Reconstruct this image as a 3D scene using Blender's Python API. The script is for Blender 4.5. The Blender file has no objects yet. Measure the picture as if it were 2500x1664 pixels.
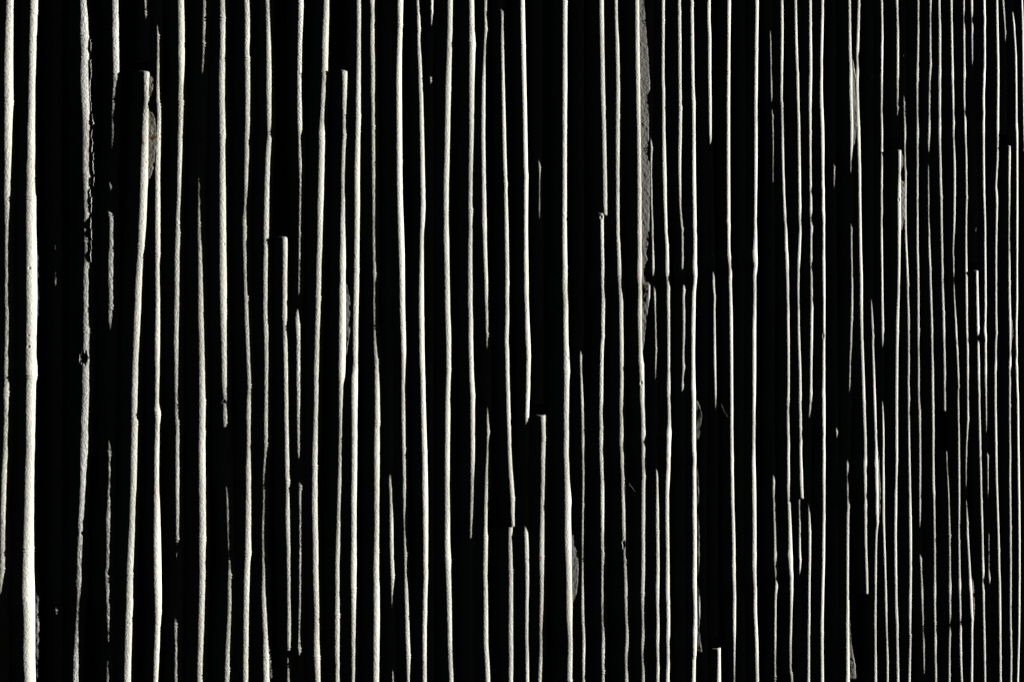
import bpy, math, random
import numpy as np
from mathutils import Vector, noise

random.seed(7)
rng = np.random.default_rng(7)
R = math.radians
sc = bpy.context.scene
COL = sc.collection

# ------------------------------------------------------------------ camera
F = 3472.0            # focal length in photograph pixels (50 mm on a 36 mm wide frame)
PHI = R(30)           # the wall recedes to the right
DIST = 3.5
CZ = 1.5
CAM = np.array([-DIST * math.sin(PHI), -DIST * math.cos(PHI)])
FDIR = np.array([math.sin(PHI), math.cos(PHI)])
RDIR = np.array([math.cos(PHI), -math.sin(PHI)])
cd = bpy.data.cameras.new('camera'); cam = bpy.data.objects.new('camera', cd); COL.objects.link(cam)
cam.location = (CAM[0], CAM[1], CZ)
cam.rotation_euler = (R(90), 0, -PHI)
cd.lens = 50; cd.sensor_width = 36; cd.clip_start = .05; cd.clip_end = 2000
sc.camera = cam

# ------------------------------------------------------------------ light: a low sun raking along the wall
GRAZE = R(3.1)        # angle between the sun's rays and the wall, seen from above
ELEV = R(9.0)
SUN = Vector((math.cos(GRAZE) * math.cos(ELEV), -math.sin(GRAZE) * math.cos(ELEV), math.sin(ELEV)))
sl = bpy.data.lights.new('sun', 'SUN'); sun = bpy.data.objects.new('sun', sl); COL.objects.link(sun)
sl.energy = 5.0; sl.angle = R(.5); sl.color = (1.0, .99, .905)
sun.rotation_euler = SUN.to_track_quat('Z', 'Y').to_euler()
sun.location = (8, -3, 6)
w = bpy.data.worlds.new('World'); sc.world = w; w.use_nodes = True
nt = w.node_tree; bg = nt.nodes['Background']
sky = nt.nodes.new('ShaderNodeTexSky'); sky.sky_type = 'NISHITA'; sky.sun_disc = False
sky.sun_elevation = ELEV; sky.sun_rotation = math.atan2(SUN.x, SUN.y)
nt.links.new(sky.outputs['Color'], bg.inputs['Color'])
bg.inputs['Strength'].default_value = 0.0008   # low-key: exposed for the sunlit crests, shade falls to black
vs = sc.view_settings; vs.view_transform = 'Standard'; vs.look = 'None'; vs.gamma = 1.0
vs.exposure = 2.8
vs.use_curve_mapping = False
sc.cycles.max_bounces = 2; sc.cycles.diffuse_bounces = 0; sc.cycles.glossy_bounces = 0

# ------------------------------------------------------------------ plan geometry helpers
SA, CA = math.sin(GRAZE), math.cos(GRAZE)
U = np.array([CA, -SA])          # horizontal direction towards the sun
N = np.array([-SA, -CA])         # across the rays, out of the wall
TE = math.tan(ELEV)

def ray(x):
    x = np.asarray(x, float)
    return FDIR[None, :] + ((x - 1250.0) / F)[:, None] * RDIR[None, :]
def hit(x, v):                   # where the view ray of column x meets the sun line of height v: u, depth
    d = ray(np.atleast_1d(x)); v = np.broadcast_to(v, d.shape[:1])
    t = (v - CAM @ N) / (d @ N)
    p = CAM[None, :] + t[:, None] * d
    return p @ U, t
def xy(u, v):
    return np.asarray(u)[..., None] * U + np.asarray(v)[..., None] * N
def y2z(y, depth): return CZ + (832.0 - y) / F * depth
def wall_v(u): return -u * math.tan(GRAZE)      # sun-line height of the crest plane (o = 0) at u
WALL_TOP = 3.0

# ------------------------------------------------------------------ what the photograph shows of each pole:
# per crop row, "row: left-right" edges of the lit strip; | marks a stretch lying in shade
COLX = dict(A=0, B=400, C=800, D=1200, E=1600, F=2000, G=2240)
def parse(spec):
    segs = [[]]
    for row, s in spec:
        c, k = row[0], int(row[1])
        if c in 'FG': sca, y0 = 1120 / 260., 325 * k
        else: sca, y0 = 2.8, (0, 550, 1104)[k]
        for tok in s.split():
            if tok == '|':
                if segs[-1]: segs.append([])
                continue
            y, b = tok.split(':'); l, r = b.split('-')
            segs[-1].append((y0 + float(y) / sca, COLX[c] + float(l) / sca, COLX[c] + float(r) / sca))
    segs = [s for s in segs if s]
    out = []
    for s in segs:
        s = sorted(s); q = [s[0]]
        for p in s[1:]:
            if p[0] - q[-1][0] > 1.2: q.append(p)
        out.append(q)
    return out

P = {}
P['A1'] = [('A0', '0:50-92 250:42-90 500:36-90 700:38-92 800:36-86 1000:36-80 1150:36-74 1300:34-70 1420:36-64 1560:38-56'),
           ('A1', '0:36-56 150:36-52 300:38-54 480:38-54 600:38-58 770:38-58 880:34-52 1000:34-56 1150:28-60 1300:30-54 1500:26-50'),
           ('A2', '0:22-50 200:14-44 400:10-38 600:8-34 740:8-35 800:6-33 880:2-20 960:0-6')]
P['A2'] = [('A0', '0:216-260 100:212-256 250:208-250 420:204-246 550:202-240 700:200-240 850:196-238 1000:194-240 1150:190-238 1300:190-240 1350:188-246 1560:186-248'),
           ('A1', '130:190-252 300:190-254 500:190-256 700:188-250 900:188-248 980:188-255 1030:188-256 1060:188-246 1250:184-242 1560:184-236'),
           ('A2', '100:179-233 300:176-232 600:170-232 800:166-234 1000:164-240 1150:168-240 1400:168-240 1560:176-244')]
P['A2h'] = [('A1', '130:372-378 148:376-388 165:380-386 | 300:376-380 380:377-383 420:378-380'), ('A2', '| 1050:380-384 1085:380-394 1105:384-388')]
P['A3'] = [('A0', '0:556-590 150:556-602 250:560-608 400:560-608 600:560-612 800:570-614 1000:572-616 1200:574-616 1270:576-612 1350:580-614 1430:582-614 1500:580-606 1560:580-602'),
           ('A1', '100:582-610 250:580-606 500:576-604 680:574-604 720:576-610 860:574-610 960:570-608 1150:568-608 1300:562-604 1560:556-598'),
           ('A2', '100:555-592 200:552-586 400:544-574 600:536-562 850:530-556 890:528-558 950:528-548 1050:524-540 1120:522-528 1200:516-530 1400:508-536 1560:504-536')]
P['A4'] = [('A0', '0:772-808 100:774-810 200:774-812 300:774-814 450:778-814 510:780-814 530:780-796 600:774-786 750:768-773 1040:764-769 | 1250:748-766 1305:760-770 | 1445:738-750 1470:750-772 1560:752-774'),
           ('A1', '200:748-774 400:748-774 560:748-770 640:748-764 700:750-756 725:752-753 | 1470:740-746 1560:742-754'),
           ('A2', '150:744-754 250:740-748 350:736-752 480:730-754 600:734-750 780:730-744 825:722-728 850:726-746 1000:728-746 1100:730-746 1150:736-746 1200:738-744 1300:738-742 | 1420:737-740 1450:734-740 1560:732-742')]
P['A5u'] = [('A0', '0:990-1002 60:991-1000 125:994-996')]
P['A5'] = [('A0', '490:988-1022 600:990-1018 700:990-1014 800:982-1016 1000:974-1014 1200:966-1012 1400:960-1004 1560:954-998'),
           ('A1', '200:946-980 230:944-978 400:932-970 600:924-962 800:918-952 930:912-944 1150:904-940 1280:904-934 1350:904-940 1560:900-938'),
           ('A2', '200:898-934 400:892-924 580:886-920 700:878-916 850:872-908 1000:866-908 1200:862-902 1560:854-894')]
P['A6'] = [('A0', '160:1074-1077 250:1076-1086 400:1076-1088 550:1074-1088 680:1072-1090 720:1076-1100 800:1078-1100 1000:1070-1098 1200:1066-1094 1560:1066-1096'),
           ('A1', '200:1068-1096 260:1066-1090 500:1068-1094 800:1064-1094 1000:1064-1090 1230:1062-1084 1280:1062-1100 1320:1066-1096 1400:1064-1090 1560:1060-1088'),
           ('A2', '200:1058-1086 400:1058-1094 600:1058-1100 900:1060-1106 1100:1066-1104 1200:1064-1096 1400:1056-1088 1560:1052-1080')]
P['B1'] = [('B0', '0:100-136 200:106-142 400:106-142 470:108-140 600:106-132 700:104-134 900:102-128 1100:98-124 1300:94-116 1480:88-106 1500:86-110 1560:86-112'),
           ('B1', '200:80-108 500:78-104 800:74-100 1000:76-96 1200:78-94 1310:80-96 1350:84-104 1560:84-104'),
           ('B2', '200:84-106 400:86-104 600:88-102 635:90-98 | 662:88-96 700:87-94 745:86-88 | 1125:76-78 1180:74-90 1220:76-92 1300:78-88 1560:78-92')]
P['B2'] = [('B0', '0:270-286 200:268-284 300:268-280 380:266-272 450:262-268 518:261-263 | 1210:238-241 1350:236-244 1500:236-248 1560:236-250'),
           ('B1', '200:240-262 400:240-266 580:240-270 800:246-276 1000:246-280 1250:246-284 1560:244-284'),
           ('B2', '200:246-286 400:248-286 560:250-288 590:248-290 700:248-284 860:248-284 1000:246-280 1200:240-274 1400:236-266 1560:232-264')]
P['B3'] = [('B0', '0:388-416 230:390-420 350:388-418 540:382-418 700:384-416 930:386-422 1000:388-418 1250:386-422 1560:388-426'),
           ('B1', '420:388-430 600:392-430 800:398-430 1000:400-430 1140:404-430 1195:412-424 1230:408-428 1362:410-434 1374:410-418'),
           ('B2', '| 215:424-436 250:426-434 400:434-442 700:442-448 750:444-450 850:442-460 950:442-462 1100:440-460 1300:430-452 1450:422-448 1490:422-450 1560:420-446')]
P['B4'] = [('B0', '0:554-584 240:560-588 280:558-588 320:556-582 400:560-588 600:562-590 800:560-588 960:558-582 1100:556-580 1250:552-574 1330:552-568 1450:548-560 1480:542-562 1560:544-566'),
           ('B1', '200:546-564 440:552-568 500:554-574 700:560-582 900:568-588 1100:576-596 1160:574-592 1180:570-592 1320:568-594 1345:570-592 1560:570-592'),
           ('B2', '100:566-595 400:566-596 600:562-596 690:560-598 760:556-588 900:552-586 1100:550-580 1300:548-578 1560:546-576')]
P['B5'] = [('B0', '0:698-720 100:702-722 300:706-732 550:706-736 800:708-734 920:712-728 960:708-734 1100:698-726 1300:692-720 1560:688-718'),
           ('B1', '105:688-716 115:688-710 300:684-710 420:684-708 550:684-706 700:688-714 900:692-714 1200:690-710 1400:688-710 1500:690-708 1560:690-701'),
           ('B2', '100:682-692 200:680-687 350:680-688 500:674-684 700:674-684 800:676-690 950:672-694 1100:676-702 1300:684-712 1400:684-720 1560:686-722')]
P['B6'] = [('B1', '88:816-844 150:818-846 400:816-842 640:816-842 690:820-836 800:820-844 1000:824-848 1300:828-850 1560:832-856'),
           ('B2', '200:836-860 250:838-856 400:836-860 500:838-862 800:846-864 1000:848-866 1200:848-868 1290:848-868 1340:848-862 1370:848-852 | 1410:846-854 1560:846-858')]
P['B7'] = [('B0', '0:922-954 30:924-956 60:924-954 300:920-944 600:916-940 800:918-944 895:920-944 910:922-936 1000:922-936 1080:924-940 1130:926-944 1200:928-940 1300:928-938 1560:926-934'),
           ('B1', '200:924-932 470:920-926 | 570:910-914 640:904-926 690:906-932 800:912-932 1000:910-932 1200:912-930 1400:914-928 1560:918-928'),
           ('B2', '48:922-926 | 200:926-934 240:928-944 280:926-938 400:928-938 700:928-938 1000:926-936 1250:922-930 1310:920-932 1350:920-938 1390:926-930')]
P['B8'] = [('B0', '0:1098-1130 300:1088-1125 505:1086-1120 522:1088-1106 620:1080-1106 750:1074-1096 870:1068-1092 888:1064-1102 1000:1066-1100 1200:1062-1096 1400:1056-1090 1560:1056-1086'),
           ('B1', '300:1048-1076 600:1042-1070 800:1036-1062 1000:1030-1058 1300:1028-1052 1560:1020-1050'),
           ('B2', '300:1018-1050 600:1022-1054 900:1026-1058 1130:1034-1062 1300:1030-1062 1400:1032-1068 1560:1040-1070')]
P['C1'] = [('C0', '490:104-134 560:106-134 700:104-128 850:106-122 930:106-126 1000:102-122 1100:98-118 1200:96-116 1300:96-114 1560:92-120'),
           ('C1', '100:92-122 250:88-124 380:88-122 500:86-124 700:84-124 900:82-122 1000:80-120 1048:80-116 1066:80-106 1200:80-102 1300:80-98 1560:78-94'),
           ('C2', '200:72-92 400:68-86 600:60-84 800:56-80 1000:56-80 1120:54-82 1300:54-80 1560:58-80')]
P['C2'] = [('C0', '0:202-226 300:204-226 700:198-226 850:196-226 950:194-222 1200:188-220 1400:190-220 1560:188-218'),
           ('C1', '200:186-216 400:184-214 600:180-210 880:176-206 920:180-206 1000:174-206 1045:166-204 1060:168-206 1200:168-204 1400:170-202 1560:170-202'),
           ('C2', '300:166-198 600:166-196 740:164-198 900:164-196 1100:166-192 1300:166-188 1560:168-184')]
P['C3'] = [('C0', '0:292-320 100:298-318 300:296-320 500:300-322 650:300-322 680:302-320 900:304-322 1200:306-324 1400:308-322 1560:310-322'),
           ('C1', '150:310-324 300:314-328 340:314-330 400:315-322 500:314-320 650:316-324 800:318-330 930:324-344 1100:326-354 1300:328-358 1355:328-358 1365:326-354 1560:322-356'),
           ('C2', '200:324-354 400:324-352 600:322-350 800:318-350 900:320-354 1100:320-356 1300:318-354 1560:318-350')]
P['C3b'] = [('C2', '145:426-428 200:420-434 260:426-438 400:428-446 500:426-448 700:430-450 850:436-458 900:436-450 1000:437-444 1080:436-440 | 1470:442-444 1560:444-452')]
P['C4'] = [('C0', '0:482-516 170:484-512 400:476-506 600:474-506 900:476-508 1200:478-510 1400:482-514 1560:486-520'),
           ('C1', '200:492-526 500:498-528 700:502-532 850:506-536 900:508-534 1100:508-526 1300:508-530 1560:514-532'),
           ('C2', '200:518-534 350:518-534 440:518-526 480:520-523 560:522-530 700:526-540 850:528-540 950:530-550 1100:532-554 1300:538-562 1400:542-566 1560:544-560')]
P['C5'] = [('C0', '0:610-622 100:614-630 200:616-636 230:618-632 245:616-632 400:620-640 600:628-650 900:634-658 1200:638-664 1400:642-668 1450:640-668 1560:636-660'),
           ('C1', '50:636-656 300:630-656 600:628-658 900:632-662 1100:640-668 1150:640-668 1300:644-672 1560:650-680'),
           ('C2', '300:654-686 700:658-686 850:660-686 950:656-682 1200:652-676 1560:654-676')]
P['C5b'] = [('C0', '0:708-722 80:708-720 150:708-713 190:707-709 | 525:700-705 545:702-712 575:705-707')]
P['C6'] = [('C0', '0:826-854 200:824-852 400:818-846 620:810-842 800:808-838 1100:802-832 1240:798-828 1450:798-826 1560:798-826'),
           ('C1', '90:798-830 300:804-832 600:808-838 800:814-844 1000:816-842 1180:810-836 1300:808-838 1560:806-834'),
           ('C2', '300:806-834 600:806-836 750:808-844 800:812-842 1000:818-846 1300:826-850 1560:834-858')]
P['C7'] = [('C0', '0:972-1000 200:974-1004 300:974-1012 360:974-1008 600:972-1002 900:972-998 1200:968-990 1400:966-988 1440:966-992 1560:968-988'),
           ('C1', '200:964-988 500:964-990 800:968-994 1000:972-998 1170:980-1008 1220:980-1006 1560:982-1006'),
           ('C2', '200:982-1000 400:976-992 500:976-986 600:974-977')]
P['C8'] = [('C0', '0:1074-1088 100:1074-1086 200:1076-1092 260:1072-1084 400:1066-1078 600:1058-1078 900:1054-1076 1200:1058-1080 1400:1060-1084 1560:1060-1088'),
           ('C1', '50:1064-1086 200:1068-1090 400:1076-1096 600:1080-1096 750:1086-1096 850:1088-1090 | 1245:1090-1092 1350:1090-1102 1420:1092-1108 1470:1090-1098 1560:1088-1096'),
           ('C2', '200:1078-1096 400:1072-1092 568:1072-1090 580:1072-1096 800:1068-1092 1000:1070-1094 1300:1072-1098 1560:1084-1110')]
P['D1u'] = [('D0', '65:64-70 90:70-80 110:68-82 160:70-80 300:68-84 500:72-88 800:76-96 1000:80-100 1200:86-106 1260:90-110 1300:90-108 1560:94-116'),
            ('D1', '300:98-120 600:98-120 800:94-116 850:96-120 900:98-120 1100:102-124 1300:108-130 1560:116-136'),
            ('D2', '200:126-150 320:134-158 450:136-156 505:142-158')]
P['D1'] = [('D2', '515:122-144 600:120-140 800:122-146 1100:122-146 1300:122-148 1560:122-146')]
P['D2'] = [('D0', '0:202-226 300:206-232 600:214-238 900:220-244 1150:224-248 1200:228-252 1300:226-250 1560:226-248'),
           ('D1', '300:226-252 600:232-256 800:238-266 900:244-268 1100:240-264 1250:236-258 1325:234-254 1340:234-238'),
           ('D2', '| 512:230-234 560:228-250 640:232-254 800:234-256 900:236-256 1050:234-252 1300:234-252 1560:238-256')]
P['D3u'] = [('D0', '1095:322-326 1150:326-338 1190:328-332 1300:326-330 1400:325-331 1500:327-330')]
P['D3'] = [('D1', '1305:342-370 1400:346-370 1560:344-368'),
           ('D2', '170:342-364 340:338-358 600:334-360 800:332-358 830:334-356 1000:334-354 1300:330-346 1560:324-342')]
P['D4'] = [('D0', '0:492-518 300:492-516 600:490-518 700:490-516 900:490-514 1200:490-514 1560:488-514'),
           ('D1', '300:490-518 600:494-522 800:498-526 900:500-532 1000:500-536 1100:500-530 1400:500-528 1560:500-528'),
           ('D2', '200:504-534 340:506-546 420:506-542 600:508-546 800:514-548 1000:518-552 1100:520-554 1300:526-552 1560:524-552')]
P['D4b'] = [('D1', '860:608-612 900:606-618 960:608-616 1100:612-624 1300:618-632 1560:622-634'),
            ('D2', '200:622-634 300:622-628 340:623-626 365:620-632 400:622-630 500:620-628 700:620-627 900:618-628 1050:618-632 1200:622-638 1360:624-640 1400:624-638 1560:624-638')]
P['D5u'] = [('D0', '0:742-766 300:746-770 640:752-776 900:760-782 1200:766-788 1400:768-790 1462:774-790')]
P['D5'] = [('D0', '1470:748-766 1560:748-766'),
           ('D1', '300:754-770 600:754-774 760:754-772 850:748-766 1000:744-764 1300:742-760 1560:742-762'),
           ('D2', '330:750-770 600:752-768 700:754-770 900:752-762 1100:756-766 1300:756-772 1500:758-774 1560:756-770')]
P['D6'] = [('D0', '0:844-862 50:846-862 120:846-862 300:852-872 600:856-878 900:854-876 1200:854-874 1560:856-874'),
           ('D1', '200:862-882 400:872-890 440:870-890 550:876-898 800:880-902 1000:882-902 1300:880-898 1560:882-902'),
           ('D2', '300:892-910 600:900-918 680:904-914 800:908-922 1000:914-930 1300:918-934 1450:914-930 1560:914-932')]
P['D7'] = [('D0', '0:986-1008 300:988-1012 600:992-1016 900:998-1020 1200:1002-1024 1560:1002-1026'),
           ('D1', '300:1004-1028 600:1004-1028 800:1008-1030 900:1010-1034 960:1012-1042 1090:1020-1044 1200:1022-1046 1400:1030-1050 1560:1030-1048'),
           ('D2', '300:1030-1050 520:1030-1050 800:1028-1048 1000:1028-1044 1300:1028-1040 1560:1030-1044')]
P['D8'] = [('D0', '950:1088-1092 1020:1092-1102 1050:1090-1098 1200:1088-1096 1400:1092-1100 1560:1098-1106'),
           ('D1', '200:1100-1110 400:1106-1114 600:1118-1124 850:1122-1130 900:1120-1128 1050:1119-1121'),
           ('D2', '| 50:1120-1123 200:1128-1138 400:1128-1144 800:1130-1148 1000:1128-1146 1300:1130-1146 1560:1130-1146')]
P['E1'] = [('E0', '0:48-64 300:48-62 560:46-62 620:50-66 900:50-68 1200:54-76 1400:60-78 1560:66-82'),
           ('E1', '140:72-90 300:76-94 600:84-100 1000:86-100 1060:84-102 1300:88-104 1390:88-106 1420:82-108 1560:80-104'),
           ('E2', '200:74-98 290:72-92 500:74-94 800:76-96 1100:78-100 1300:80-98 1560:76-96')]
P['E2'] = [('E0', '0:158-174 300:160-178 600:162-178 740:164-182 900:162-180 1100:160-176 1300:164-176 1400:166-176 1500:174-182 1560:180-188'),
           ('E1', '30:182-194 150:182-190 250:184-188 330:185-187 | 385:188-190 450:188-198 600:190-204 750:190-202 900:186-196 970:188-202 1050:184-190 1165:183-185')]
P['E3'] = [('E0', '0:244-260 300:246-264 500:248-266 620:252-268 700:254-274 900:256-274 1200:256-276 1560:262-282'),
           ('E1', '250:264-284 340:262-286 450:256-276 700:250-272 900:250-270 1100:252-274 1200:254-280 1400:254-284 1560:256-284'),
           ('E2', '80:258-278 300:258-280 600:260-282 900:260-282 1200:264-286 1300:260-284 1395:258-280 1412:256-276 1560:254-274')]
P['E4u'] = [('E0', '0:360-378 130:358-376 240:364-382 500:364-382 700:368-384 900:370-384 950:372-382 985:374-376'),
            ('E1', '| 295:392-396 400:394-404 490:402-412 600:400-410 900:402-414 1150:408-418 1255:411-413')]
P['E4'] = [('E2', '1345:426-446 1400:428-446 1560:426-448')]
P['E5'] = [('E0', '0:496-516 300:496-512 700:492-510 1100:492-510 1560:494-512'),
           ('E1', '130:496-511 205:499-513 225:501-519 400:506-522 600:510-528 900:514-530 1300:516-532 1560:516-534'),
           ('E2', '200:520-536 600:528-546 900:532-550 1200:534-550 1350:536-546 1560:538-544')]
P['E6'] = [('E0', '0:686-706 60:688-706 300:684-702 700:680-698 1100:680-698 1500:678-692 1560:678-694'),
           ('E1', '150:674-696 270:672-700 330:672-690 450:674-690 700:668-688 1000:668-688 1300:668-684 1560:664-682'),
           ('E2', '90:664-684 300:668-690 600:668-690 900:672-692 1100:676-694 1320:686-704 1560:690-708')]
P['E7'] = [('E0', '210:784-787 300:787-792 500:790-795 700:794-800 | 750:797-800 800:800-806 1000:804-808 1250:803-805'),
           ('E1', '| 1370:797-801 1392:799-803'),
           ('E2', '| 150:805-807 200:806-816 400:808-818 600:814-824 800:818-828 930:820-834 1000:818-828 1200:816-826 1560:816-824')]
P['E8'] = [('E0', '0:860-874 200:862-876 400:860-874 600:858-870 700:858-870 720:862-874 900:864-876 1200:870-882 1400:878-890 1560:886-900'),
           ('E1', '150:888-904 260:896-912 500:900-914 800:904-918 1100:906-918 1300:902-914 1410:902-918 1560:904-918'),
           ('E2', '340:906-920 360:908-924 600:914-934 800:918-942 950:924-942 1100:924-936 1300:920-932 1500:920-930 1515:928-940 1560:930-940')]
P['E9'] = [('E0', '0:954-966 300:958-972 500:966-980 900:976-990 1200:980-994 1560:984-998'),
           ('E1', '200:978-992 400:972-984 600:974-984 800:978-990 1000:984-998 1300:986-1000 1560:988-1002'),
           ('E2', '200:994-1010 300:998-1014 308:1000-1013')]
P['E9l'] = [('E2', '322:982-988 500:984-991 680:984-994 740:986-998 830:985-990')]
P['E10'] = [('E0', '0:1054-1068 200:1054-1068 420:1056-1072 700:1052-1068 1000:1054-1066 1300:1058-1068 1560:1062-1074'),
            ('E1', '60:1062-1072 150:1062-1070 400:1064-1074 600:1064-1078 800:1062-1076 1000:1060-1072 1200:1060-1072 1250:1054-1064 1330:1050-1053'),
            ('E2', '| 340:1044-1048 400:1046-1056 550:1050-1064 680:1052-1064 900:1048-1060 1200:1046-1058 1560:1042-1056')]
P['F1'] = [('F0', '0:26-48 130:26-48 300:22-44 600:16-38 900:14-36 1150:14-42 1300:22-50'), ('F1', '0:24-52 150:26-54 400:30-52 600:32-56 900:38-60 1200:42-60'),
           ('F2', '0:40-62 200:42-64 700:46-64 730:52-64 760:42-62 1000:40-62 1300:38-62'), ('F3', '0:38-64 300:38-66 400:40-63 600:42-66 750:42-66 900:42-66 1100:40-64'),
           ('F4', '0:38-62 300:36-60 600:28-52 900:22-46 1200:22-46 1560:22-48')]
P['F1b'] = [('F1', '320:152-158 370:158-170 400:156-163 560:155-158'), ('F3', '| 300:178-184 350:180-196 385:184-188')]
P['F2'] = [('F0', '0:312-332 300:314-334 500:318-338 700:320-346 1000:324-350 1300:332-358'), ('F1', '0:332-358 130:332-354 200:332-348 300:331-341 430:330-333 | 950:332-336 1010:336-348 1100:336-344 1300:338-350'),
           ('F2', '0:340-350 200:342-356 400:340-356 600:336-352 800:330-344 1000:322-332 1110:320-330 1200:318-327 1345:315-317'), ('F3', '| 665:297-302 800:297-303 1000:294-310 1110:296-316 1300:292-314'),
           ('F4', '0:292-312 300:292-312 600:290-310 740:292-314 1000:290-316 1250:288-318 1560:288-320')]
P['F3'] = [('F0', '0:410-430 300:402-424 600:394-414 900:392-414 1200:398-422 1400:406-430'), ('F1', '0:410-432 300:414-438 600:420-440 900:422-444 1200:426-448'),
           ('F2', '0:430-454 160:434-458 400:434-458 700:440-462 1000:448-472 1300:458-482'), ('F3', '0:462-486 120:466-488 400:476-498 580:480-500 800:476-500 1100:476-498 1260:480-502'),
           ('F4', '0:480-500 200:486-504 400:492-512 640:498-516')]
P['F3b'] = [('F2', '340:547-550 450:550-560 600:556-572 740:562-578 780:558-572 1000:564-582 1300:574-592'), ('F3', '0:576-596 200:582-602 400:588-606 500:592-612 700:594-620 1000:596-622 1200:600-624 1300:606-626'),
            ('F4', '0:596-612 200:590-606 500:586-604 640:588-602 900:584-602 1200:584-602 1560:586-606')]
P['F4'] = [('F0', '0:652-668 400:658-674 700:652-668 1000:654-668 1150:650-664'), ('F1', '0:656-670 300:654-668 600:652-666 840:652-668 900:650-664 1200:652-668'),
           ('F2', '0:656-670 300:658-674 600:662-680 700:662-680 760:664-676 860:664-668 | 1400:664-667'), ('F3', '100:666-676 300:670-684 480:672-686 600:670-684 900:670-688 1200:670-688'),
           ('F4', '0:676-692 240:684-700 500:692-706 800:700-716 1000:704-718 1250:710-726 1420:714-730 1560:714-728')]
P['F5u'] = [('F0', '0:806-828 50:812-832 100:814-830 300:818-836 600:820-838 900:820-836 1150:820-832 1225:820-823')]
P['F5'] = [('F1', '188:838-862 300:838-862 420:838-856 600:832-858 900:832-860 1100:832-856 1300:832-854'),
           ('F2', '0:832-852 300:826-846 600:814-838 900:810-832 1300:806-828'), ('F3', '0:806-828 300:806-828 600:808-828 900:804-820 990:798-820 1200:796-818'),
           ('F4', '0:794-814 400:798-818 700:804-822 950:812-834 1200:814-834 1560:822-842')]
P['F6'] = [('F0', '560:888-890 600:888-892 620:889-892 | 1010:889-893 1100:891-902 1300:896-908'), ('F1', '0:898-912 200:898-910 350:898-908 420:904-918 560:904-918 800:902-916 1000:904-918 1200:910-926'),
           ('F2', '0:920-936 200:928-944 240:926-940 500:934-950 800:938-952 1000:936-952 1200:934-948'), ('F3', '0:938-954 60:936-950 400:940-954 700:944-960 1000:948-966 1300:950-972'),
           ('F4', '0:952-974 400:954-974 800:950-970 1000:948-966 1080:952-970 1150:950-966 1560:942-960')]
P['F7'] = [('F0', '0:1038-1052 300:1036-1050 700:1030-1046 1000:1026-1040 1300:1028-1042'), ('F1', '0:1030-1046 400:1028-1042 800:1028-1042 1200:1028-1044'),
           ('F2', '0:1034-1050 300:1038-1054 600:1038-1054 900:1040-1054 1300:1042-1056'), ('F3', '0:1044-1056 120:1050-1068 400:1056-1070 700:1056-1072 1000:1056-1070 1200:1056-1068 1300:1057-1064 1350:1057-1060'),
           ('F4', '| 220:1060-1064 290:1064-1080 350:1068-1078 600:1078-1090 900:1088-1100 1200:1094-1106 1500:1104-1110')]
P['G1'] = [('G0', '0:132-148 300:130-142 500:130-144 650:132-148 720:132-146 800:128-138 1100:120-134'), ('G1', '0:118-132 150:114-128 235:116-122 | 340:112-117 500:113-118 700:114-124 850:114-120 1000:118-128 1300:122-138'),
           ('G2', '0:128-142 300:136-152 600:146-162 900:150-166 1200:154-172'), ('G3', '0:156-174 350:160-178 600:160-176 960:162-182 985:162-188 1010:168-182 1300:174-188'),
           ('G4', '0:176-190 400:178-192 800:178-194 1200:182-200 1300:184-198 1560:190-206')]
P['G2'] = [('G0', '0:222-240 300:226-246 700:230-248 1000:226-246 1300:226-246'), ('G1', '0:228-246 240:232-250 500:236-254 680:244-262 900:246-262 1200:252-268'),
           ('G2', '0:256-272 250:260-276 500:268-286 800:274-292 1100:280-296 1300:282-296 1510:284-298')]
P['G2l'] = [('G3', '555:302-306 580:306-315 650:306-312 800:317-325 1000:324-334 1150:330-337 1200:330-342'),
            ('G4', '0:334-348 300:336-348 600:338-354 900:338-352 1200:332-346 1560:330-346')]
P['G3'] = [('G0', '0:350-366 300:354-370 700:362-378 1000:368-384 1300:374-388'), ('G1', '0:376-383 100:378-392 300:384-400 600:386-402 900:382-398 1070:378-390 1100:376-388 1200:373-381 1280:371-380 1320:376-386 1450:379-384'),
           ('G2', '150:381-384 300:385-392 500:394-406 800:408-424 1100:424-436 1265:432-442 1282:426-434'), ('G3', '0:424-436 300:430-442 600:432-446 1000:434-448 1300:434-446'),
           ('G4', '0:432-444 400:438-452 800:446-460 1200:448-466 1300:450-466 1560:462-476')]
P['G4'] = [('G0', '0:484-496 300:484-496 600:488-502 800:490-504 940:486-502 1000:486-498 1300:496-510'), ('G1', '0:500-514 300:508-522 650:514-526 680:516-530 720:512-526 900:508-520 1200:506-520'),
           ('G2', '0:508-524 400:512-528 600:514-528 900:522-538'), ('G3', '0:526-538 200:526-542 300:522-534 500:512-522 700:509-516 850:510-515 930:509-511 | 1050:512-515 1150:515-523 1300:522-536'),
           ('G4', '0:520-536 200:534-548 400:544-560 600:554-574 900:566-586 1050:568-584 1200:568-584 1560:564-582')]
P['G5u'] = [('G0', '0:564-582 300:570-582 600:574-582 690:576-579'), ('G1', '| 970:620-625 1000:614-623 1030:611-616')]
P['G5'] = [('G2', '58:618-638 200:622-640 400:624-644 650:630-650 750:632-644 900:634-652 1300:642-658'), ('G3', '0:644-658 400:652-668 780:662-676 1000:666-680 1300:674-690'),
           ('G4', '0:678-692 300:682-698 400:684-704 450:684-700 495:686-690 | 525:684-692 620:688-706 800:692-706 1000:696-712 1300:702-718 1560:706-720')]
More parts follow.
